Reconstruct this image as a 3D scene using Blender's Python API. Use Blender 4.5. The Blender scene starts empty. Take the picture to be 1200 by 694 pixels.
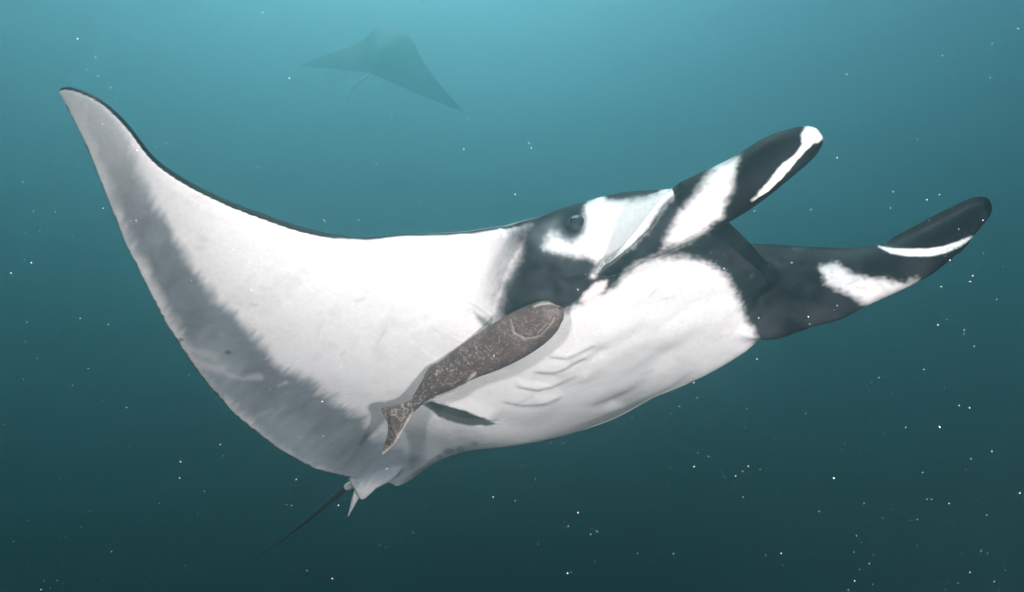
import bpy, bmesh, math, random
import numpy as np
from mathutils import Matrix, Vector

sc = bpy.context.scene
col = sc.collection
random.seed(7); rng = np.random.default_rng(7)

# ------------------------------------------------------------------ camera
FPX, CX, CY = 700.0, 600.0, 347.0           # focal length and centre in photo pixels (1200 x 694)
PITCH = math.radians(11)
cd = bpy.data.cameras.new('camera'); cam = bpy.data.objects.new('camera', cd); col.objects.link(cam)
cd.sensor_width = 36; cd.lens = 36 * FPX / 1200; cd.clip_start = .05; cd.clip_end = 500
cam.rotation_euler = (math.pi / 2 + PITCH, 0, 0)
sc.camera = cam
CAM = np.array([[1, 0, 0],
                [0, -math.sin(PITCH), -math.cos(PITCH)],
                [0, math.cos(PITCH), -math.sin(PITCH)]])    # camera axes -> world

# ------------------------------------------------------------------ sky, sun, exposure
SUN_EL, SUN_AZ = math.radians(76), math.radians(-24)        # azimuth measured from +Y towards +X
world = bpy.data.worlds.new('World'); sc.world = world; world.use_nodes = True
nt = world.node_tree
sky = nt.nodes.new('ShaderNodeTexSky'); sky.sky_type = 'NISHITA'; sky.sun_disc = False
sky.sun_elevation = SUN_EL; sky.sun_rotation = SUN_AZ
nt.links.new(sky.outputs[0], nt.nodes['Background'].inputs[0])
nt.nodes['Background'].inputs[1].default_value = .05
sd = bpy.data.lights.new('sun', 'SUN'); sun = bpy.data.objects.new('sun', sd); col.objects.link(sun)
sd.energy = 5.0; sd.angle = math.radians(12); sd.color = (1, .97, .92)
to_sun = Vector((math.sin(SUN_AZ) * math.cos(SUN_EL), math.cos(SUN_AZ) * math.cos(SUN_EL), math.sin(SUN_EL)))
sun.rotation_euler = to_sun.to_track_quat('Z', 'Y').to_euler()
sc.view_settings.view_transform = 'Standard'; sc.view_settings.look = 'None'
sc.view_settings.gamma = 1; sc.view_settings.use_curve_mapping = False
sc.view_settings.exposure = 1.64

# the diver's two flash heads, on arms either side of the camera (the photograph shows
# their double shadow of the remora on the belly)
def strobe(cpos, target, power, size=.10, cone=110):
    ld = bpy.data.lights.new('strobe', 'SPOT'); o = bpy.data.objects.new('strobe', ld); col.objects.link(o)
    ld.energy = power; ld.shadow_soft_size = size; ld.spot_size = math.radians(cone); ld.spot_blend = .9
    ld.color = (1, .90, .92)
    p = Vector(CAM @ np.array(cpos)); t = Vector(CAM @ np.array(target))
    o.location = p; o.rotation_euler = (p - t).to_track_quat('Z', 'Y').to_euler()
    return o
strobe((-.75, .42, -.05), (.45, .1, -2.6), 138)
strobe((.95, -.30, -.05), (.25, -.2, -2.9), 163)

cy_ = sc.cycles
cy_.use_denoising = True
cy_.volume_bounces = 3; cy_.max_bounces = 8; cy_.diffuse_bounces = 3
cy_.sample_clamp_indirect = 4
cy_.use_adaptive_sampling = False

# ------------------------------------------------------------------ helpers
def tag(o, label, cat=None, group=None, kind=None):
    o['label'] = label
    if cat: o['category'] = cat
    if group: o['group'] = group
    if kind: o['kind'] = kind
def mesh_obj(name, verts, faces, mat=None, parent=None, smooth=True):
    me = bpy.data.meshes.new(name); me.from_pydata([tuple(map(float, v)) for v in verts], [], faces); me.update()
    if smooth: me.polygons.foreach_set('use_smooth', [True] * len(me.polygons))
    o = bpy.data.objects.new(name, me); col.objects.link(o)
    if mat: me.materials.append(mat)
    if parent: o.parent = parent
    return o
def crom(P, n):
    """dense Catmull-Rom curve through the rows of P"""
    P = np.array(P, float); Q = np.vstack([2 * P[0] - P[1], P, 2 * P[-1] - P[-2]])
    out = []
    for t in np.linspace(0, len(P) - 1, n):
        i = min(int(t), len(P) - 2); f = t - i
        a, b, c, d = Q[i:i + 4]
        out.append(.5 * (2 * b + (c - a) * f + (2 * a - 5 * b + 4 * c - d) * f * f + (3 * b - a - 3 * c + d) * f ** 3))
    return np.array(out)
def sstep(a, b, x):
    t = np.clip((x - a) / (b - a), 0, 1); return t * t * (3 - 2 * t)
class Shell:
    """closed grid shells collected for one continuous body"""
    def __init__(s): s.v = []; s.f = []
    def loft(s, rings):
        rings = np.array(rings); n, m = rings.shape[:2]; b = len(s.v)
        s.v += [tuple(p) for p in rings.reshape(-1, 3)]
        for i in range(n - 1):
            for j in range(m):
                s.f.append((b + i * m + j, b + i * m + (j + 1) % m, b + (i + 1) * m + (j + 1) % m, b + (i + 1) * m + j))
        s.f.append(tuple(b + j for j in range(m))[::-1])
        s.f.append(tuple(b + (n - 1) * m + j for j in range(m)))
def fused(name, shell, voxel, smooth_it=3):
    """fuse overlapping shells into one continuous surface"""
    o = mesh_obj(name, shell.v, shell.f)
    bm = bmesh.new(); bm.from_mesh(o.data); bmesh.ops.recalc_face_normals(bm, faces=bm.faces); bm.to_mesh(o.data); bm.free()
    m = o.modifiers.new('r', 'REMESH'); m.mode = 'VOXEL'; m.voxel_size = voxel
    if smooth_it:
        k = o.modifiers.new('s', 'SMOOTH'); k.factor = .5; k.iterations = smooth_it
    dg = bpy.context.evaluated_depsgraph_get()
    me = bpy.data.meshes.new_from_object(o.evaluated_get(dg))
    old = o.data; o.modifiers.clear(); o.data = me; bpy.data.meshes.remove(old)
    me.polygons.foreach_set('use_smooth', [True] * len(me.polygons))
    return o
def get_co(me):
    a = np.empty(len(me.vertices) * 3, np.float32); me.vertices.foreach_get('co', a); return a.reshape(-1, 3).astype(float)
def get_no(me):
    a = np.empty(len(me.vertices) * 3, np.float32); me.vertex_normals.foreach_get('vector', a); return a.reshape(-1, 3).astype(float)
def set_co(me, co): me.vertices.foreach_set('co', co.astype(np.float32).ravel()); me.update()
def set_col(me, c):
    at = me.color_attributes.new('Col', 'FLOAT_COLOR', 'POINT')
    at.data.foreach_set('color', np.hstack([c, np.ones((len(c), 1))]).astype(np.float32).ravel())
_lat = rng.random((64, 64, 64))
def vnoise(p):
    """smooth value noise on an (n,3) array, -1..1"""
    i = np.floor(p).astype(int); f = p - i; f = f * f * (3 - 2 * f); r = 0
    for dx in (0, 1):
        for dy in (0, 1):
            for dz in (0, 1):
                w = (f[:, 0] if dx else 1 - f[:, 0]) * (f[:, 1] if dy else 1 - f[:, 1]) * (f[:, 2] if dz else 1 - f[:, 2])
                r = r + w * _lat[(i[:, 0] + dx) % 64, (i[:, 1] + dy) % 64, (i[:, 2] + dz) % 64]
    return r * 2 - 1
def seg_dist(P, A, B):
    d = B - A; t = np.clip(((P - A) @ d) / max(d @ d, 1e-9), 0, 1)
    return np.linalg.norm(P - A - t[:, None] * d, axis=1), t
def poly_sd(P, poly):
    """signed distance to a polygon, positive inside"""
    poly = np.array(poly, float); best = np.full(len(P), 1e9); ins = np.zeros(len(P), bool)
    for k in range(len(poly)):
        A, B = poly[k], poly[(k + 1) % len(poly)]
        best = np.minimum(best, seg_dist(P, A, B)[0])
        c = (A[1] > P[:, 1]) != (B[1] > P[:, 1])
        with np.errstate(divide='ignore', invalid='ignore'):
            x = (B[0] - A[0]) * (P[:, 1] - A[1]) / (B[1] - A[1]) + A[0]
        ins ^= c & (P[:, 0] < x)
    return np.where(ins, best, -best)
def line_d(P, line):
    line = np.array(line, float); best = np.full(len(P), 1e9); par = np.zeros(len(P)); side = np.zeros(len(P)); n = len(line) - 1
    for k in range(n):
        d, t = seg_dist(P, line[k], line[k + 1])
        e = line[k + 1] - line[k]; sg = np.sign(e[0] * (P[:, 1] - line[k][1]) - e[1] * (P[:, 0] - line[k][0]))
        m = d < best; best = np.where(m, d, best); par = np.where(m, (k + t) / n, par); side = np.where(m, sg, side)
    return best, par, side

# ------------------------------------------------------------------ materials
def skin_mat(name, rough=.5, bump=.15, scale=60, mott=.06, spec=.25):
    m = bpy.data.materials.new(name); m.use_nodes = True; n = m.node_tree; b = n.nodes['Principled BSDF']
    at = n.nodes.new('ShaderNodeAttribute'); at.attribute_name = 'Col'
    tc = n.nodes.new('ShaderNodeTexCoord')
    no = n.nodes.new('ShaderNodeTexNoise'); no.inputs['Scale'].default_value = scale; no.inputs['Detail'].default_value = 6
    n.links.new(tc.outputs['Object'], no.inputs['Vector'])
    mr = n.nodes.new('ShaderNodeMapRange'); mr.inputs[1].default_value = .3; mr.inputs[2].default_value = .7
    mr.inputs[3].default_value = 1 - mott; mr.inputs[4].default_value = 1 + mott
    n.links.new(no.outputs['Fac'], mr.inputs[0])
    mx = n.nodes.new('ShaderNodeVectorMath'); mx.operation = 'SCALE'
    n.links.new(at.outputs['Color'], mx.inputs[0]); n.links.new(mr.outputs[0], mx.inputs['Scale'])
    n.links.new(mx.outputs[0], b.inputs['Base Color'])
    b.inputs['Roughness'].default_value = rough; b.inputs['Specular IOR Level'].default_value = spec
    bp = n.nodes.new('ShaderNodeBump'); bp.inputs['Strength'].default_value = bump; bp.inputs['Distance'].default_value = .004
    n.links.new(no.outputs['Fac'], bp.inputs['Height']); n.links.new(bp.outputs[0], b.inputs['Normal'])
    return m
def plain_mat(name, c, rough=.5, spec=.3, var=.2, scale=30):
    m = bpy.data.materials.new(name); m.use_nodes = True; n = m.node_tree; b = n.nodes['Principled BSDF']
    no = n.nodes.new('ShaderNodeTexNoise'); no.inputs['Scale'].default_value = scale
    tc = n.nodes.new('ShaderNodeTexCoord'); n.links.new(tc.outputs['Object'], no.inputs['Vector'])
    rp = n.nodes.new('ShaderNodeValToRGB')
    rp.color_ramp.elements[0].position = .3; rp.color_ramp.elements[1].position = .7
    rp.color_ramp.elements[0].color = tuple(x * (1 - var) for x in c) + (1,)
    rp.color_ramp.elements[1].color = tuple(min(1, x * (1 + var)) for x in c) + (1,)
    n.links.new(no.outputs['Fac'], rp.inputs[0]); n.links.new(rp.outputs[0], b.inputs['Base Color'])
    b.inputs['Roughness'].default_value = rough; b.inputs['Specular IOR Level'].default_value = spec
    return m
M_manta = skin_mat('manta_skin', rough=.55, spec=.02); M_remora = skin_mat('remora_skin', .5, .3, 90, .18, .3)
M_eye = plain_mat('eye_ball', (.022, .024, .028), .45, .12); M_pupil = plain_mat('pupil', (.004, .004, .005), .2, .3)
M_tail = plain_mat('tail_skin', (.035, .038, .042), .6, .2)
M_speck = plain_mat('plankton', (.38, .40, .38), .7, .1)

# ------------------------------------------------------------------ the manta's own axes
Dv = np.array([-.1, .75, -.65]); Dv /= np.linalg.norm(Dv)               # back
Fv = np.array([.70, .47, .54]); Fv -= Dv * Fv.dot(Dv); Fv /= np.linalg.norm(Fv)   # head
Rv = np.cross(Fv, Dv)                                                   # its right wing
C0 = np.array([40 / FPX * 3, (CY - 420) / FPX * 3, -3.0])               # belly point 3 m in front of the camera
AX = np.array([Rv, Fv, Dv])                                             # rows u, v, w in camera axes
U0 = -.13                                                               # midline
def ray(px, py): return np.array([(px - CX) / FPX, (CY - py) / FPX, -1.0])
def to_uvw(p): return AX @ (p - C0)
def project(q):
    p = q @ AX + C0; d = -p[:, 2]
    return np.stack([CX + FPX * p[:, 0] / d, CY - FPX * p[:, 1] / d], 1), d
def hit_u(px, py, u0):
    r = ray(px, py); d = (u0 + C0.dot(Rv)) / r.dot(Rv); return to_uvw(r * d)
def wing_w(u, v=0.0):
    a = np.abs(u - U0)
    right = .11 * np.maximum(0, u - .5) ** 2
    k = .62; a1 = .42 - .36 * sstep(-.25, -1.1, v + 0 * u); smax = .78; a2 = a1 + smax / (2 * k)
    left = np.where(a < a2, k * np.maximum(0, a - a1) ** 2, k * (a2 - a1) ** 2 + smax * (a - a2))
    return np.where(u > U0, right, left)
def vent_w(u, v):
    belly = -.10 * np.exp(-((u - U0) / .48) ** 2) * sstep(-1.5, -.5, v) * (1 - .45 * sstep(.3, 1.0, v))
    rear = -.14 * sstep(-.9, -1.7, v) * np.exp(-((u - U0) / np.where(u > U0, 1.0, .2)) ** 2)
    lift = np.where(u < U0, .42 * np.minimum(np.abs(u - U0), .6) * sstep(-.6, -1.35, v), 0)
    return wing_w(u, v) + belly + rear + lift
def hit_sheet(px, py):
    r = ray(px, py); ds = np.arange(1.2, 5.5, .004); q = (ds[:, None] * r - C0) @ AX.T
    g = q[:, 2] - vent_w(q[:, 0], q[:, 1]); k = np.where(g[:-1] * g[1:] <= 0)[0]
    return q[k[0]] if len(k) else None

LEp = [(66, 107), (80, 106), (100, 113), (121, 126), (147, 151), (177, 190), (210, 215), (255, 239), (302, 258), (359, 277),
       (420, 288), (480, 285), (540, 274), (590, 259), (616, 253)]
TEp = [(66, 108), (72, 118), (84, 140), (95, 162), (110, 196), (130, 246), (147, 288), (168, 330), (195, 382), (234, 440),
       (275, 487), (327, 528), (370, 551), (408, 560), (432, 562)]
LEr = [hit_sheet(*p) for p in LEp]
LE_up = [0.0] * 12 + [.03, .11, .30]                                    # the root of the leading edge climbs to mid-height of the body
LEr = [np.append(q[:2], 0) for q in LEr[:12]] + [np.append(hit_u(*p, uu)[:2], z) for p, uu, z in zip(LEp[12:], (.83, .66, .46), LE_up[12:])]
TEr = [hit_sheet(*p)[:2] for p in TEp]
LEr += [np.array([.30, .42, .34]), np.array([U0, .42, .30])]
tail_v = TEr[-1][1]
TEr = TEr[:-1] + [np.array([TEr[-2][0] * .5 + U0 * .5, tail_v]), np.array([U0 * .75, tail_v - .0]), np.array([U0, tail_v - .01])]
n_st = 150
LEd3 = crom(LEr, n_st); LEd = LEd3[:, :2].copy(); up_r = np.maximum(0, LEd3[:, 2]); TEd = crom(TEr, n_st)
LEd[0] = TEd[0] = (LEd[0] + TEd[0]) / 2
# left wing: the mirrored plan, wrapped along the raised left-hand curve
_a = np.linspace(0, 3, 3001); _wl = wing_w(U0 - _a); _arcL = np.concatenate([[0], np.cumsum(np.hypot(np.diff(_a), np.diff(_wl)))])
def mirror(P):
    a = P[:, 0] - U0; s = np.sign(a)
    return np.stack([U0 - s * np.interp(np.abs(a), _arcL, _a), P[:, 1]], 1)
LEall = np.vstack([LEd, mirror(LEd)[::-1][1:]]); TEall = np.vstack([TEd, mirror(TEd)[::-1][1:]])
UPall = np.concatenate([up_r, up_r[::-1][1:]])
def disc_rings(wfun, LEa, TEa, nc=44):
    cs = (1 - np.cos(np.linspace(0, np.pi, nc))) / 2; rings = []
    n = len(LEa)
    for i in range(n):
        t = abs(i / (n - 1) * 2 - 1)                                     # 0 midline .. 1 tip
        T = .018 + .24 * (1 - t) ** 1.35
        prof = (2.969 * np.sqrt(cs) - 1.26 * cs - 3.516 * cs ** 2 + 2.843 * cs ** 3 - 1.036 * cs ** 4) / 1.0
        th = .011 + T * np.clip(prof, 0, None) * .95
        pt = LEa[i][None] * (1 - cs[:, None]) + TEa[i][None] * cs[:, None]
        wv = wfun(pt[:, 0], pt[:, 1]) + T * .06 * (1 - sstep(0, .12, cs)) + UPall[i] * (1 - sstep(0, .30, cs))
        hump = .22 * np.exp(-((pt[:, 0] - U0) / .45) ** 2) * sstep(-1.7, -.3, pt[:, 1])
        v = np.column_stack([pt, wv]); d = np.column_stack([pt, wv + th + hump])
        d[:, 2] = np.minimum(d[:, 2], np.maximum(v[:, 2] + .02, .52))
        rings.append(np.vstack([v, d[::-1]]))
    return rings
manta_shell = Shell()
manta_shell.loft(disc_rings(vent_w, LEall, TEall))

def super_ring(v, uc, hw, wb, wt, e=2.6, n=40, sk=0):
    th = np.linspace(0, 2 * np.pi, n, endpoint=False); c, s = np.cos(th), np.sin(th)
    x = np.sign(c) * np.abs(c) ** (2 / e); y = np.sign(s) * np.abs(s) ** (2 / e)
    wm, h = (wb + wt) / 2, (wt - wb) / 2
    return np.column_stack([uc + hw * x, v + sk * y, wm + h * y])
HEAD = [(-.55, .30, .0, .36), (-.3, .40, -.07, .44), (.0, .52, -.09, .52), (.25, .57, -.085, .55), (.40, .56, -.08, .545), (.55, .50, -.07, .52), (.70, .45, -.065, .47),
        (.85, .43, -.06, .385), (.95, .42, -.055, .315), (1.02, .40, -.045, .25), (1.06, .36, -.02, .19)]
hd = crom([list(h) for h in HEAD], 40)
manta_shell.loft([super_ring(h[0], U0, h[1], h[2], h[3], 3.4 - 1.2 * float(sstep(.72, 1.0, h[0])), 64) for h in hd])
# eye sockets bulging from both sides of the head
for s in (1, -1):
    th = np.linspace(0.02, np.pi - .02, 14)
    manta_shell.loft([super_ring(.54 + .12 * math.cos(t), U0 + s * .44,   .05 * math.sin(t) + .002, .29 - .11 * math.sin(t), .29 + .11 * math.sin(t), 2, 24) for t in th])

def fin_rings(pairs, us, thick, lip_turn, mirror_fin=False):
    """rolled cephalic fin: spiral sections between its lower and upper outline"""
    A = np.array([hit_u(*t, u) for (t, b), u in zip(pairs, us)]); B = np.array([hit_u(*b, u) for (t, b), u in zip(pairs, us)])
    A = crom(A, 44); B = crom(B, 44); T = crom(np.array(thick)[:, None], 44)[:, 0]; rings = []
    for i in range(44):
        c = (A[i] + B[i]) / 2; h = (A[i] - B[i]) / 2; th = np.linspace(0, 2 * np.pi, 48, endpoint=False)
        rr = 1 - .10 * ((th - lip_turn(i / 43)) % (2 * np.pi)) / (2 * np.pi)
        rings.append(c + (np.sin(th) * rr)[:, None] * h + (np.cos(th) * rr * T[i])[:, None] * np.array([1., 0, 0]))
    return rings
near = [((707, 309), (696, 326)), ((735, 289), (719, 322)), ((758, 266), (756, 303)), ((793, 223), (799, 284)), ((825, 205), (838, 264)), ((864, 186), (880, 239)),
        ((900, 163), (922, 207)), ((933, 151), (948, 186)), ((950, 149), (961, 171)), ((958, 150), (965, 162))]
near_u = [.30, .315, .325, .32, .305, .29, .275, .26, .25, .245]
near_t = [.02, .05, .075, .10, .10, .09, .078, .058, .036, .014]
far = [((800, 300), (826, 366)), ((838, 285), (868, 397)), ((868, 280), (908, 401)), ((915, 284), (950, 385)), ((955, 287), (985, 375)), ((998, 289), (1020, 356)), ((1030, 286), (1052, 341)),
       ((1062, 270), (1085, 325)), ((1093, 253), (1112, 305)), ((1119, 240), (1135, 283)), ((1140, 231), (1152, 263)), ((1154, 230), (1161, 252)), ((1160, 234), (1163, 244))]
far_u = [-.40, -.50, -.575, -.58, -.585, -.59, -.595, -.60, -.60, -.595, -.59, -.585, -.585]
far_t = [.04, .08, .11, .10, .095, .09, .085, .08, .07, .055, .040, .026, .012]
manta_shell.loft(fin_rings(near, near_u, near_t, lambda t: .9 + 1.2 * t))
manta_shell.loft(fin_rings(far, far_u, far_t, lambda t: 2.6 - 1.0 * t))
# fold where the belly turns up into the far side
rings = []
for (px, py), cu, dw in (((705, 492), -.86, .08), ((735, 484), -.86, .02), ((765, 472), -.83, .0), ((800, 459), -.77, 0), ((825, 448), -.74, 0), ((850, 435), -.71, 0), ((878, 418), -.67, 0), ((898, 406), -.65, .02), ((912, 398), -.63, .06)):
    _, cv, cw = hit_u(px, py, cu); cw += dw
    sec = np.array([(.02, -.02 + dw), (-.22, -.075 + dw * .6), (cu * .62, -.06 + .45 * (cw + .06)), (cu * .85, -.05 + .8 * (cw + .05)), (cu + .02, cw + .015), (cu - .01, cw + .09), (cu + .06, .22), (cu + .2, .32), (-.2, .34), (.0, .2)])
    sec = crom(np.vstack([sec, sec[:1]]), 49)[:-1]
    rings.append(np.column_stack([sec[:, 0], np.full(48, cv), sec[:, 1]]))
manta_shell.loft(rings)
# pelvic lobes and tail root
def at(px, py, d): return to_uvw(ray(px, py) * d)
dt = -((hit_sheet(432, 562) @ AX) + C0)[2]
def lobe(pts, depths, th):
    c = np.array([at(p[0], p[1], d) for p, d in zip(pts, depths)])
    nrm = np.cross(c[1] - c[0], c[2] - c[0]); nrm /= np.linalg.norm(nrm)
    ctr = c.mean(0); ring = crom(np.vstack([c, c[:1]]), 29)[:-1]
    manta_shell.loft([ctr + (ring - ctr) * s + nrm * k * th for s, k in ((.55, -1), (.9, -.7), (1, 0), (.9, .7), (.55, 1))])
lobe([(404, 556), (440, 546), (470, 548), (462, 562), (440, 574), (424, 586), (416, 574)], [dt + .0, dt - .02, dt - .02, dt, dt + .02, dt + .05, dt + .03], .022)
lobe([(424, 560), (430, 572), (418, 588), (407, 608), (411, 590), (416, 572)], [dt + .05, dt + .06, dt + .1, dt + .14, dt + .12, dt + .08], .009)
tr = [at(470, 535, dt + .06), at(440, 553, dt + .03), at(420, 564, dt + .1), at(406, 571, dt + .18)]
trc = crom(tr, 16); trr = np.linspace(.06, .022, 16)
manta_shell.loft([c + np.column_stack([np.cos(a) * r, 0 * a, np.sin(a) * r]) for c, r in zip(trc, trr) for a in [np.linspace(0, 2 * np.pi, 20, endpoint=False)]])

manta = fused('manta_ray', manta_shell, .0065, 4)
co = get_co(manta.data); no = get_no(manta.data)
def local_smooth(me, co, sel, it):
    e = np.empty(len(me.edges) * 2, np.int32); me.edges.foreach_get('vertices', e); e = e.reshape(-1, 2)
    e = e[sel[e[:, 0]] | sel[e[:, 1]]]; ids, inv = np.unique(e, return_inverse=True); inv = inv.reshape(-1, 2)
    p = co[ids]; mv = sel[ids]; n_ = len(ids); deg = np.bincount(inv.ravel(), minlength=n_)
    for _ in range(it):
        a = np.stack([np.bincount(inv[:, 0], p[inv[:, 1], k], n_) + np.bincount(inv[:, 1], p[inv[:, 0], k], n_) for k in range(3)], 1) / deg[:, None]
        p = np.where(mv[:, None], p * .4 + a * .6, p)
    co = co.copy(); co[ids] = p; return co
PX, dep = project(co)
join = (line_d(PX, [(650, 490), (712, 477), (797, 444), (872, 403), (905, 384), (860, 330), (845, 290)])[0] < 34) & (co[:, 1] < 1.2)
join |= (poly_sd(PX, [(585, 250), (650, 235), (650, 345), (590, 350)]) > 0) & (co[:, 1] > 0)
co = local_smooth(manta.data, co, join, 60)
join = (line_d(PX, [(838, 270), (870, 290), (905, 325), (900, 350), (880, 380)])[0] < 24) & (co[:, 1] > .7) & (co[:, 1] < 1.25) & (co[:, 0] < .05)
co = local_smooth(manta.data, co, join, 60)
join = (np.hypot(PX[:, 0] - 455, PX[:, 1] - 545) < 35) | ((line_d(PX, [(690, 326), (735, 300), (790, 285)])[0] < 8) & (co[:, 0] > 0))
co = local_smooth(manta.data, co, join, 25)
set_co(manta.data, co); no = get_no(manta.data)

# ---- relief: gill slits, belly creases, open mouth, recessed roll of the far fin
PX, dep = project(co)
view = (co @ AX + C0); view /= np.linalg.norm(view, axis=1)[:, None]
facing = -np.einsum('ij,ij->i', no @ AX, view)
vis = facing > -.05
under = vis & (np.abs(co[:, 2] - vent_w(co[:, 0], co[:, 1])) < .12)
SC = dep / FPX                                                          # metres per pixel at each vertex
h = np.zeros(len(co))
gill_r = [[(543, 349), (556, 357), (572, 369), (588, 383)], [(496, 375), (515, 387), (535, 398), (553, 409)], [(474, 397), (492, 410), (505, 420), (516, 428)]]
gill_l = [[(497, 471), (520, 474), (550, 484), (584, 497)], [(585, 470), (612, 476), (640, 474), (662, 466)], [(600, 452), (630, 458), (655, 452), (680, 440)],
          [(622, 436), (648, 438), (668, 430), (690, 418)], [(640, 418), (664, 420), (682, 412), (700, 404)]]
for g, amp in [(gill_r[0][::-1], .004), (gill_r[1][::-1], .0025), (gill_r[2][::-1], .002)] + [(gill_l[0], .02)] + [(x, .006) for x in gill_l[1:]]:
    d, t, s = line_d(PX, g); e = sstep(0, .15, t) * (1 - sstep(.88, 1, t)) * under
    d = d * s
    h += amp * e * np.exp(-(d / 13) ** 2) * sstep(3.5, -3.5, d) - amp * .3 * e * np.where(d >= 0, np.exp(-((d - 3) / 4) ** 2), 0)
for line, amp, wd in [([(665, 508), (700, 497), (735, 483), (770, 468), (800, 450), (822, 432)], .010, 5), ([(600, 330), (650, 345), (690, 330)], .006, 8),
                      ([(640, 482), (690, 457), (740, 427), (790, 395)], .011, 14), ([(700, 472), (750, 442), (805, 405)], .010, 12), ([(690, 380), (740, 365), (800, 350)], .008, 16), ([(690, 425), (730, 400), (770, 380)], .007, 9), ([(720, 460), (770, 425), (830, 385)], .007, 9),
                      ([(612, 465), (650, 462), (690, 447)], .007, 7), ([(625, 444), (660, 446), (700, 428)], .008, 7), ([(660, 432), (690, 424), (715, 408)], .007, 6), ([(560, 500), (620, 497), (670, 480)], .008, 12)]:
    d, t, s = line_d(PX, line); e = sstep(0, .2, t) * (1 - sstep(.8, 1, t)) * under
    h -= amp * e * np.exp(-(d / wd) ** 2)
wr = under & (PX[:, 0] < 560) & (co[:, 0] > .2)
h += .0011 * wr * vnoise(np.column_stack([co[:, 0] * 14, co[:, 1] * 2.5, co[:, 2]]))
d, t, s = line_d(PX, [(795, 220), (773, 243), (758, 266), (735, 289), (707, 309), (690, 326), (660, 330)])
h -= .012 * vis * np.exp(-(d / 3.5) ** 2) * (co[:, 1] > .3)
h -= .02 * under * sstep(-1, 4, poly_sd(PX, [(495, 474), (505, 470), (545, 482), (584, 496), (572, 500), (545, 498), (515, 489)]))
crescent_line = [(1028, 288), (1045, 295), (1062, 298), (1088, 299), (1106, 296), (1124, 289), (1141, 277)]
roll = poly_sd(PX, crescent_line + [(1170, 240), (1160, 215), (1110, 225), (1060, 260)])
onfar = vis & (co[:, 0] < -.4) & (co[:, 1] > 1.3)
h -= .022 * onfar * sstep(-1.5, 2.5, roll)
h += .006 * onfar * np.exp(-((roll + 4) / 3) ** 2)
ribbon = [(881, 236), (898, 217), (911, 198), (933, 180), (943, 167), (950, 160), (956, 158), (955, 166), (944, 176), (930, 192), (917, 208), (900, 224)]
onnear = vis & (co[:, 0] > .1) & (co[:, 1] > .8)
rs = poly_sd(PX, ribbon)
h += .006 * onnear * sstep(-3, 2, rs)
h += (.003 * vnoise(co * 3.0) + .0012 * vnoise(co * 11)) * (facing > 0)
co = co + no * h[:, None]
mouth = sstep(.8, .45, np.maximum(np.abs((co[:, 0] - U0) / .40), np.abs((co[:, 2] - .075) / .10))) * sstep(.3, .75, no[:, 1]) * (co[:, 1] > .85) * (np.abs(co[:, 0] - U0) < .37)
co[:, 1] -= .22 * mouth
co = local_smooth(manta.data, co, (co[:, 1] > .72) & (no[:, 1] > .05) & (np.abs(co[:, 0] - U0) < .47) & (co[:, 2] > -.09) & (PX[:, 1] > 262), 22)
set_co(manta.data, co); no = get_no(manta.data); PX, dep = project(co)

# ---- colour pattern of the skin
WH = np.array([.80, .79, .77]); BK = np.array([.0075, .008, .010]); GR = np.array([.145, .165, .185])
n1 = vnoise(co * 9); n2 = vnoise(co * 28 + 7); n3 = vnoise(co * 80 + 3); nn = n1 * .35 + n2 * .45 + n3 * .5
def mask(poly, soft=4, rough=4, bias=0):
    return sstep(-soft, soft, poly_sd(PX, poly) + nn * rough + bias)
def blend(c, colr, m): return c * (1 - m[:, None]) + colr * m[:, None]
c = np.tile(WH, (len(co), 1)) * (1 + .03 * n1 + .02 * n2)[:, None]
u, v, w = co.T
# trailing band of the right wing
band = [(100, 112), (124, 122), (150, 165), (165, 193), (173, 221), (193, 262), (213, 298), (242, 338), (258, 358), (273, 369), (302, 404), (332, 433), (366, 450), (395, 470), (420, 492),
        (444, 511), (470, 524), (500, 540), (470, 560), (405, 566), (380, 553), (345, 536), (300, 500), (262, 466), (236, 432), (215, 400), (190, 352), (161, 290), (137, 241), (117, 185), (96, 140)]
lvl = np.clip(sstep(90, 300, PX[:, 1]), 0, 1)
st1 = vnoise(np.column_stack([u * 26, v * 6, w * 6])); st2 = vnoise(np.column_stack([u * 70 + 5, v * 13, w * 10])); st3 = vnoise(np.column_stack([u * 7 + 3, v * 4, w * 4]))
bsd = poly_sd(PX, band)
bm_ = sstep(-10, 9, bsd + st1 * 4 + st2 * 4 + st3 * 5) * (.32 + .68 * lvl)
inner = np.array(band[3:18]); idist = line_d(PX, inner)[0]
tone = 1 + 1.1 * sstep(18, 85, idist + st3 * 22 + st1 * 7) + .20 * st1 + .12 * st2
on_sheet = no[:, 2] < .3
GRv = GR * (tone + .15 * n1 + .06 * n3)[:, None]
c = np.where(on_sheet[:, None], c * (1 - bm_[:, None] * .90) + GRv * bm_[:, None] * .90, c)
fr = np.exp(-(np.abs(poly_sd(PX, [(66, 106), (300, 260), (500, 400), (470, 560), (408, 560), (370, 552), (327, 528), (275, 487), (234, 440), (195, 382), (168, 330), (147, 288), (130, 246), (110, 196), (84, 140)])) / 10) ** 2)
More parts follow.
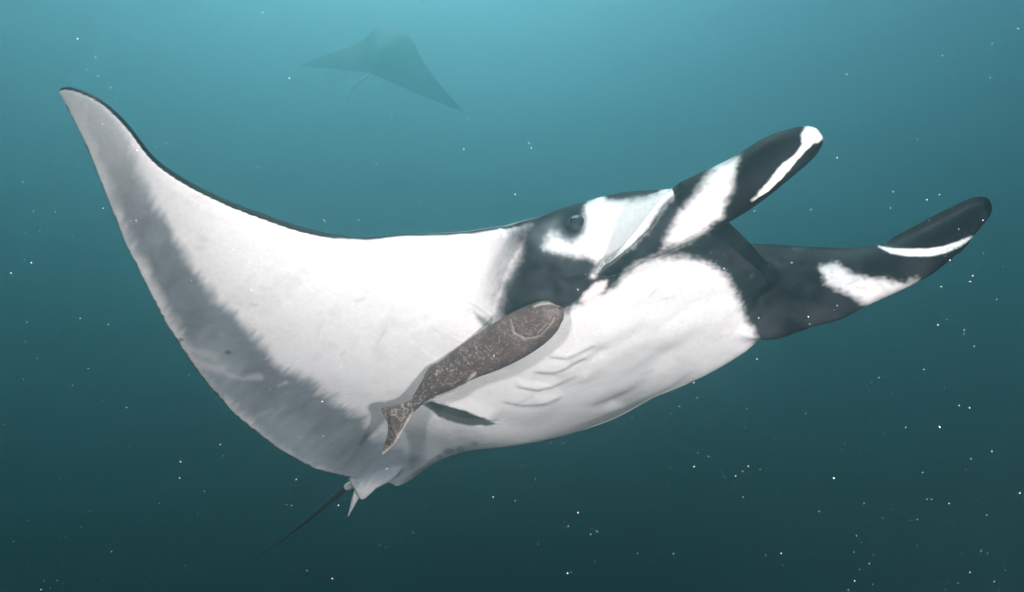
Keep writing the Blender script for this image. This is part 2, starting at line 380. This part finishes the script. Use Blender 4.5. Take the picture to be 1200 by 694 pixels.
# pale scratches across the band
for L, wd, k in [([(222, 418), (250, 432), (285, 444), (306, 442)], 3.5, .5), ([(205, 398), (228, 412), (250, 418)], 5, .55), ([(290, 492), (305, 486), (318, 480)], 2.2, .3), ([(225, 425), (244, 430), (262, 430)], 6, .5), ([(327, 452), (335, 449)], 2, .5)]:
    d, t, s = line_d(PX, L); k_ = np.exp(-((d + n2 * 2) / wd) ** 2) * k * on_sheet * (u > .3)
    c = blend(c, WH * .8, k_)
for (x, y, r, k) in [(443, 408, 7, .12), (239, 280, 5, .14), (267, 413, 3, .75), (212, 398, 2.5, .7), (525, 529, 5, .7), (540, 526, 4, .6), (515, 535, 3, .6), (556, 520, 3.5, .5), (236, 290, 5, .12)]:
    d = np.hypot((PX[:, 0] - x) * .8, (PX[:, 1] - y) * 1.3); c = blend(c, GR * .4, k * on_sheet * sstep(r * 1.4, r * .6, d + n2))
scr = np.random.default_rng(3)
for k in range(70):
    x, y = scr.uniform(150, 860), scr.uniform(190, 500); L_ = scr.uniform(3, 22); a_ = scr.normal(.6, .5)
    near_ = (np.abs(PX[:, 0] - x) < 30) & (np.abs(PX[:, 1] - y) < 30) & on_sheet & vis
    if not near_.any(): continue
    d = line_d(PX[near_], [(x, y), (x - L_ * math.cos(a_), y + L_ * math.sin(a_))])[0]
    kk = scr.uniform(.06, .22) * np.exp(-(d / scr.uniform(.8, 1.8)) ** 2)
    c[near_] = c[near_] * (1 - kk[:, None]) + GR * .6 * kk[:, None]
c = c * (1 - .10 * sstep(.15, .8, n1 + .5 * n2))[:, None]
# rear of the belly, dusky
c = blend(c, GR * 1.9, .6 * on_sheet * mask([(440, 505), (480, 500), (540, 505), (590, 520), (540, 540), (470, 570), (430, 560)], 14, 8) * (v < -.5))
# dark collar behind the mouth and round the eye
collar = [(616, 240), (614, 262), (602, 274), (605, 297), (587, 332), (579, 362), (586, 388), (620, 380), (652, 372), (670, 362), (690, 352), (708, 344), (724, 335), (733, 322), (748, 309), (770, 303), (800, 301),
          (830, 309), (852, 324), (864, 347), (875, 374), (885, 394), (888, 425), (1300, 425), (1300, 100), (800, 100), (700, 210)]
headz = vis & (v > -.35)
csoft = 7 + 9 * sstep(660, 610, PX[:, 0])
cm = sstep(-csoft, csoft, poly_sd(PX, collar) + (n1 * .2 + n2 * .4 + n3 * .4) * 6)
ccol = BK * 1.3 + np.array([.018, .019, .021]) * np.clip(.4 + n1 * .8 + n2 * .5, 0, 2)[:, None]
halo = np.exp(-(((PX[:, 0] - 655) / 26) ** 2 + ((PX[:, 1] - 278) / 22) ** 2)) * (u > 0)
ccol = ccol + np.array([.17, .17, .178]) * (halo * (.8 + .3 * n2))[:, None]
c = c * (1 - (headz * cm)[:, None]) + ccol * (headz * cm)[:, None]
cheek = [(638, 291), (644, 276), (654, 276), (668, 284), (682, 274), (685, 240), (704, 226), (712, 234), (735, 236), (766, 228), (800, 214), (776, 240), (761, 264), (738, 289), (705, 307), (690, 300), (660, 298)]
side_r = headz & (u > .05) & (v < 1.12)
c = blend(c, WH, side_r * mask(cheek, 8, 4))
c = blend(c, BK * 1.3, side_r * np.exp(-(((PX[:, 0] - 671) / 16) ** 2 + ((PX[:, 1] - 260) / 21) ** 2) ** 2) * .9)
for L, wd in [([(695, 323), (706, 309), (722, 297), (742, 281)], 3.2), ([(701, 317), (715, 306), (728, 295)], 2.5)]:
    d, t, s = line_d(PX, L); c = blend(c, WH * .9, side_r * np.exp(-((d + n3) / wd) ** 2) * .8)
c = blend(c, np.array([.70, .62, .62]), headz * mask([(680, 353), (684, 345), (699, 331), (711, 329), (708, 340), (693, 352)], 3, 2))
# near rolled fin
c = c * (1 - (onnear * (v > 1.04) * 1.0)[:, None]) + (BK * (1 + .7 * np.clip(st1 + n1, -.8, 1.5))[:, None]) * (onnear * (v > 1.04) * 1.0)[:, None]
c = blend(c, WH * .85, onnear * mask([(775, 294), (799, 254), (825, 215), (842, 194), (864, 186), (858, 220), (842, 254), (826, 270), (799, 284)], 9, 7) * (1 - .22 * np.clip(n2 + n3, 0, 1)))
c = blend(c, WH, onnear * sstep(-1.5, 1.5, rs + n3 * 1.0))
c = blend(c, WH, onnear * mask([(938, 158), (946, 146), (964, 146), (970, 160), (950, 171), (940, 167)], 2, 3))
# far rolled fin
farz = vis & (u < -.3) & (v > .95)
c = blend(c, WH * .85, farz * mask([(961, 313), (980, 310), (1002, 322), (1028, 328), (1074, 330), (1060, 345), (1018, 357), (1006, 350), (990, 342), (966, 331)], 6, 6) * (1 - .22 * np.clip(n2 + n3, 0, 1)))
cres = crescent_line + [(1130, 290), (1114, 297), (1088, 302), (1062, 300)]
cl_d, cl_t, _ = line_d(PX, [(1030, 289), (1045, 294), (1062, 296), (1088, 296), (1106, 293), (1124, 286), (1140, 277)])
c = blend(c, WH, farz * sstep(1.2, -1.2, cl_d - 4.5 * np.sin(np.pi * np.clip(cl_t, .02, .98)) ** .6 - n3 * .4))
# gills: shade below the flaps and inside the slits, painted dark
for g, wd, k in [(gill_r[0], 3, .25), (gill_r[1], 2.4, .16), (gill_r[2], 2.2, .12)] + [(x, 1.6, .10) for x in gill_l[1:]]:
    d, t, s = line_d(PX, g); d = d * s
    c = blend(c, BK, k * under * sstep(0, .1, t) * (1 - sstep(.9, 1, t)) * np.where(d >= 0, np.exp(-(d / wd) ** 2), np.exp(-(d / 1.0) ** 2)))
c = blend(c, BK, .92 * under * mask([(495, 474), (505, 470), (545, 482), (584, 497), (572, 500), (545, 498), (515, 489)], 1.5, 2))
c = blend(c, BK, .7 * under * mask([(556, 366), (566, 372), (582, 383), (576, 387), (562, 378)], 4, 3))
# back: black, wrapped over the leading edge; pale shoulder patches
rootw = np.maximum(sstep(1.45, 1.05, u) * sstep(-.22, .02, v), (v < -1.15) & (np.abs(u - U0) < .4))
back = sstep(-.55 + .6 * rootw, -.25 + .65 * rootw, no[:, 2] + .06 * n2)
back = np.where(v > .95, back * 0 + np.where(vis, 0, 1), back)
bc = np.tile(BK, (len(co), 1))
shoulder = np.exp(-(((np.abs(u - U0) - .75) / .28) ** 2 + ((v - .25) / .2) ** 2)) * sstep(-.2, .3, n1 + .6)
bc = blend(bc, WH * .7, shoulder * .85 * sstep(.4, .7, no[:, 2]))
topdark = back * (1 - side_r * mask(cheek, 4, 3))
c = blend(c, bc, topdark)
# black rim of the trailing edge, slightly frayed
td = line_d(PX, TEp[1:-1])[0]
c = blend(c, BK, .85 * sstep(2.6, 1.0, td + st2 * 1.3 + n3 * .7) * (u > .1) * (v < 0))
# skin hidden from this side: mirrored plan
hid = (~vis) & (no[:, 2] < 0) & (u < -.2)
c = blend(c, BK, hid * sstep(.55, .75, v + .1 * n1))
c = np.clip(c, .006, .84)
set_col(manta.data, c)
manta.data.materials.append(M_manta)
MAT = np.eye(4)                                                         # u,v,w -> world
MAT[:3, :3] = CAM @ AX.T; MAT[:3, 3] = CAM @ C0
manta.matrix_world = Matrix(MAT.tolist())
tag(manta, 'large manta ray showing its white belly, close up, with black and white rolled head fins', 'manta ray')

# eyes
def ball(name, ctr, r, mat, parent, sx=1, n=20):
    bm = bmesh.new(); bmesh.ops.create_uvsphere(bm, u_segments=n, v_segments=n // 2, radius=r)
    for vv in bm.verts: vv.co = Vector((vv.co.x * sx, vv.co.y, vv.co.z)) + Vector(ctr)
    me = bpy.data.meshes.new(name); bm.to_mesh(me); bm.free(); me.polygons.foreach_set('use_smooth', [True] * len(me.polygons))
    me.materials.append(mat); o = bpy.data.objects.new(name, me); col.objects.link(o); o.parent = parent
    return o
sel = vis & (np.hypot(PX[:, 0] - 671, PX[:, 1] - 260) < 3) & (u > .1)
ei = np.where(sel)[0][np.argmin(dep[sel])]; ec = co[ei]; en = no[ei]
for s in (1, -1):
    e = np.array([ec[0] if s > 0 else 2 * U0 - ec[0], ec[1], ec[2]]); nm = en * np.array([s, 1, 1])
    eye = ball('eye', e - nm * .032, .056, M_eye, manta, 1)
    pu = ball('pupil', e + nm * .0135, .016, M_pupil, eye, 1, 14)

# whip tail
def tube(name, pts, rad, mat, parent=None, n=10, m=60):
    P = crom(pts, m); r = np.interp(np.linspace(0, 1, m), np.linspace(0, 1, len(rad)), rad); vs, fs = [], []
    T = np.gradient(P, axis=0); T /= np.linalg.norm(T, axis=1)[:, None]
    A = np.cross(T, [0.13, .2, 1]); A /= np.linalg.norm(A, axis=1)[:, None]; B = np.cross(T, A)
    for i in range(m):
        for j in range(n):
            a = 2 * math.pi * j / n; vs.append(P[i] + r[i] * (math.cos(a) * A[i] + math.sin(a) * B[i]))
    for i in range(m - 1):
        for j in range(n): fs.append((i * n + j, i * n + (j + 1) % n, (i + 1) * n + (j + 1) % n, (i + 1) * n + j))
    fs += [tuple(range(n))[::-1], tuple((m - 1) * n + j for j in range(n))]
    return mesh_obj(name, vs, fs, mat, parent)
tube('tail', [at(424, 560, dt + .09), at(406, 571, dt + .18), at(385, 589, dt + .30), at(355, 614, dt + .45), at(325, 637, dt + .6), at(296, 657, dt + .75)], [.026, .022, .017, .012, .007, .003], M_tail, manta)

# ------------------------------------------------------------------ remora
def campt(px, py, d): return ray(px, py) * d
spine = [(657, 361, 5, 2.50), (652, 365, 13, 2.50), (643, 370, 20, 2.505), (626, 381, 25, 2.52), (601, 396, 26.5, 2.55), (576, 410, 25, 2.59), (551, 423, 21.5, 2.63), (526, 438, 18, 2.68), (507, 451, 13.5, 2.72), (495, 463, 9, 2.75), (487, 472, 7, 2.77), (479, 481, 6, 2.79)]
sp = crom(spine, 60)
rshell = Shell(); rings = []
_off = np.interp(np.arange(60), [0, 18, 36, 59], [.085, .075, .10, .24])
sp[:, 3] = crom(np.array([[(-((hit_sheet(a, b) @ AX) + C0)[2])] for a, b in sp[::6, :2]] + [[(-((hit_sheet(*sp[-1, :2]) @ AX) + C0)[2])]]), 60)[:, 0] - _off
def rdepth(px, py):                                                     # depth of the fish nearest to a pixel
    return sp[np.argmin(np.hypot(sp[:, 0] - px, sp[:, 1] - py)), 3]
cp = np.array([campt(a, b, d) for a, b, r, d in sp]); tg = np.gradient(cp, axis=0); tg /= np.linalg.norm(tg, axis=1)[:, None]
for i in range(60):
    vw = cp[i] / np.linalg.norm(cp[i]); sd_ = np.cross(tg[i], vw); sd_ /= np.linalg.norm(sd_); up = np.cross(sd_, tg[i])
    r = max(sp[i, 2], 1) * sp[i, 3] / FPX; a = np.linspace(0, 2 * np.pi, 32, endpoint=False)
    flat = .62 if i < 25 else .62 + .1 * (i - 25) / 35
    rings.append(cp[i] + np.cos(a)[:, None] * sd_ * r + np.sin(a)[:, None] * up * r * flat)
rshell.loft(rings)
def fin(pts, th=.006, bow=(0, 0, 0)):
    c_ = np.array([campt(p[0], p[1], rdepth(p[0], p[1]) + (p[2] if len(p) > 2 and p[2] < 1 else 0)) for p in pts]); nrm = np.cross(c_[1] - c_[0], c_[-1] - c_[0]); nrm /= np.linalg.norm(nrm)
    ring = crom(np.vstack([c_, c_[:1]]), 41)[:-1]; ctr = c_.mean(0)
    rshell.loft([ctr + (ring - ctr) * s + nrm * k * th for s, k in ((.6, -1.1), (.92, -.8), (1, 0), (.92, .8), (.6, 1.1))])
fin([(487, 465), (472, 472), (447, 478, .0), (453, 492, .02), (454, 508, .03), (447, 534, .05), (462, 521), (474, 502), (484, 484)], .007)
fin([(541, 425), (523, 424), (508, 427), (500, 434), (494, 450), (498, 459), (515, 446)], .006)
fin([(556, 438), (545, 451), (528, 461), (510, 467), (498, 468), (512, 455), (535, 440)], .006)
fin([(590, 385), (578, 391), (569, 402), (573, 409), (588, 402), (600, 392)], .005)
remora = fused('remora', rshell, .0035, 3)
rc = get_co(remora.data); rn = get_no(remora.data)
rd = -rc[:, 2]; RP = np.stack([CX + FPX * rc[:, 0] / rd, CY - FPX * rc[:, 1] / rd], 1)
hh = np.zeros(len(rc))
gl = [(598, 374), (603, 390), (616, 397), (633, 394), (646, 380), (650, 372)]
ml = [(626, 359), (634, 356), (645, 355), (655, 358)]
for L, amp, wd in ((gl, .004, 1.6), (ml, .005, 1.4)):
    d, t, s = line_d(RP, L); hh -= amp * np.exp(-(d / wd) ** 2)
rc = rc + rn * hh[:, None]; set_co(remora.data, rc)
q1, q2, q3 = vnoise(rc * 25), vnoise(rc * 90), vnoise(rc * 160)
base = np.array([.078, .056, .050]); pale = np.array([.33, .30, .26])
cc = np.tile(base, (len(rc), 1)) * (1 + .22 * q1 + .15 * q2)[:, None]
tailw = sstep(600, 470, RP[:, 0])
sp_ = sstep(.28, .55, q3 + .25 * q1 + .12 * tailw) * (.35 + .65 * tailw)
cc = blend(cc, pale, sp_ * .8)
for L, wd, k in ((gl, 1.0, .35), (ml, 1.3, .7), ([(640, 381), (632, 388), (628, 398)], .8, .3)):
    d, t, s = line_d(RP, L); cc = blend(cc, pale * 1.3, k * np.exp(-(d / wd) ** 2))
edge = np.minimum(line_d(RP, [(447, 534), (462, 521), (474, 502), (484, 484)])[0], line_d(RP, [(510, 467), (528, 461), (545, 451), (556, 438)])[0])
cc = blend(cc, pale * 1.7, .8 * np.exp(-(edge / 2.0) ** 2))
set_col(remora.data, np.clip(cc, .02, .8)); remora.data.materials.append(M_remora)
RM = np.eye(4); RM[:3, :3] = CAM
remora.matrix_world = Matrix(RM.tolist())
tag(remora, 'speckled brown remora fish clinging under the white belly of the manta', 'fish')
for px, py in ((643, 357), (658, 374)):
    e = ball('eye', campt(px, py, rdepth(px, py) + .015), .009, M_pupil, remora, 1, 12)

# ------------------------------------------------------------------ second manta, far off in the murk
def wing_far(u_): return -.17 * np.abs(u_ - U0) ** 2
s2 = Shell()
Lm = LEd.copy(); Tm = TEd.copy(); mir = lambda P: np.stack([2 * U0 - P[:, 0], P[:, 1]], 1)
s2.loft(disc_rings(lambda a, b: wing_far(a), np.vstack([Lm, mir(Lm)[::-1][1:]]), np.vstack([Tm, mir(Tm)[::-1][1:]]), 30))
s2.loft([super_ring(h_[0], U0, h_[1], h_[2], h_[3], 3.0, 32) for h_ in hd])
for s in (1, -1):
    s2.loft([super_ring(.95 + .75 * t, U0 + s * (.40 - .08 * t), .09 * (1 - t ** 3) + .01, .02 - .17 * (1 - t ** 2) * .7 - .12 * t, .02 + .15 * (1 - t ** 2) - .12 * t + .012, 2, 20) for t in np.linspace(0, 1, 14)])
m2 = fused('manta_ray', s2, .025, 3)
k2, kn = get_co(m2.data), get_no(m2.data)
set_col(m2.data, blend(np.tile(np.array([.06, .065, .07]), (len(k2), 1)), BK, np.maximum(sstep(-.1, .2, kn[:, 2]), sstep(.5, .7, k2[:, 1]))))  # silhouette shade put into the colour: underside painted dark
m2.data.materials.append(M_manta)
def frame_from(Fc, up, pos):
    Fc = np.array(Fc, float); Fc /= np.linalg.norm(Fc); up = np.array(up, float); up -= Fc * up.dot(Fc); up /= np.linalg.norm(up)
    R_ = np.cross(Fc, up); A = np.array([R_, Fc, up]); X = np.eye(4); X[:3, :3] = CAM @ A.T; X[:3, 3] = CAM @ np.array(pos); return Matrix(X.tolist())
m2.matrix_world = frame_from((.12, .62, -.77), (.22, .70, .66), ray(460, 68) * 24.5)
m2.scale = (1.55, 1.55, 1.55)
tube('tail', [(U0, -1.6, .1), (U0, -2.1, .12), (U0 - .05, -2.7, .1), (U0, -3.2, .0)], [.04, .025, .012, .005], M_tail, m2, 8, 20)
tag(m2, 'faint dark manta ray in the distance, nearly lost in the murky water', 'manta ray')

# ------------------------------------------------------------------ drifting plankton
oct_v = np.array([(1, 0, 0), (-1, 0, 0), (0, 1, 0), (0, -1, 0), (0, 0, 1), (0, 0, -1)], float)
oct_f = [(0, 2, 4), (2, 1, 4), (1, 3, 4), (3, 0, 4), (2, 0, 5), (1, 2, 5), (3, 1, 5), (0, 3, 5)]
NP = 30000
d_ = .6 + 6 * rng.random(NP) ** .8; q_ = np.column_stack([rng.uniform(-1.15, 1.15, NP) * d_, rng.uniform(-.75, .75, NP) * d_, -d_]) @ CAM.T
r_ = (.0003 + .0009 * rng.random(NP) ** 5) * np.where(d_ > 1, 1, .5)
rot = np.linalg.qr(rng.normal(size=(NP, 3, 3)))[0]; st = 1 + rng.random((NP, 1, 3)) * np.array([1.4, .6, .6])
pv = (np.einsum('nij,njk->nik', oct_v[None] * st * r_[:, None, None], rot) + q_[:, None]).reshape(-1, 3)
pf = (np.array(oct_f)[None] + 6 * np.arange(NP)[:, None, None]).reshape(-1, 3).tolist()
specks = mesh_obj('plankton', pv, pf, M_speck)
tag(specks, 'tiny pale plankton specks drifting all through the water', 'plankton', kind='stuff')

# ------------------------------------------------------------------ the sea water itself
hx, y0, y1, z0, z1 = 90, -40, 110, -30, 19
vs = [(x, y, z) for x in (-hx, hx) for y in (y0, y1) for z in (z0, z1)]
haze = mesh_obj('haze', vs, [(0, 1, 3, 2), (4, 6, 7, 5), (0, 4, 5, 1), (2, 3, 7, 6), (0, 2, 6, 4), (1, 5, 7, 3)], smooth=False)
hm = bpy.data.materials.new('sea_water'); hm.use_nodes = True; n = hm.node_tree; n.nodes.clear()
out = n.nodes.new('ShaderNodeOutputMaterial'); pvn = n.nodes.new('ShaderNodeVolumePrincipled')
pvn.inputs['Color'].default_value = (.215, .475, .51, 1)
pvn.inputs['Absorption Color'].default_value = (0, 0, 0, 1)
pvn.inputs['Density'].default_value = .09
pvn.inputs['Anisotropy'].default_value = .87
n.links.new(pvn.outputs[0], out.inputs['Volume'])
haze.data.materials.append(hm)
tag(haze, 'murky teal sea water, bright above and dark below', 'water', kind='stuff')
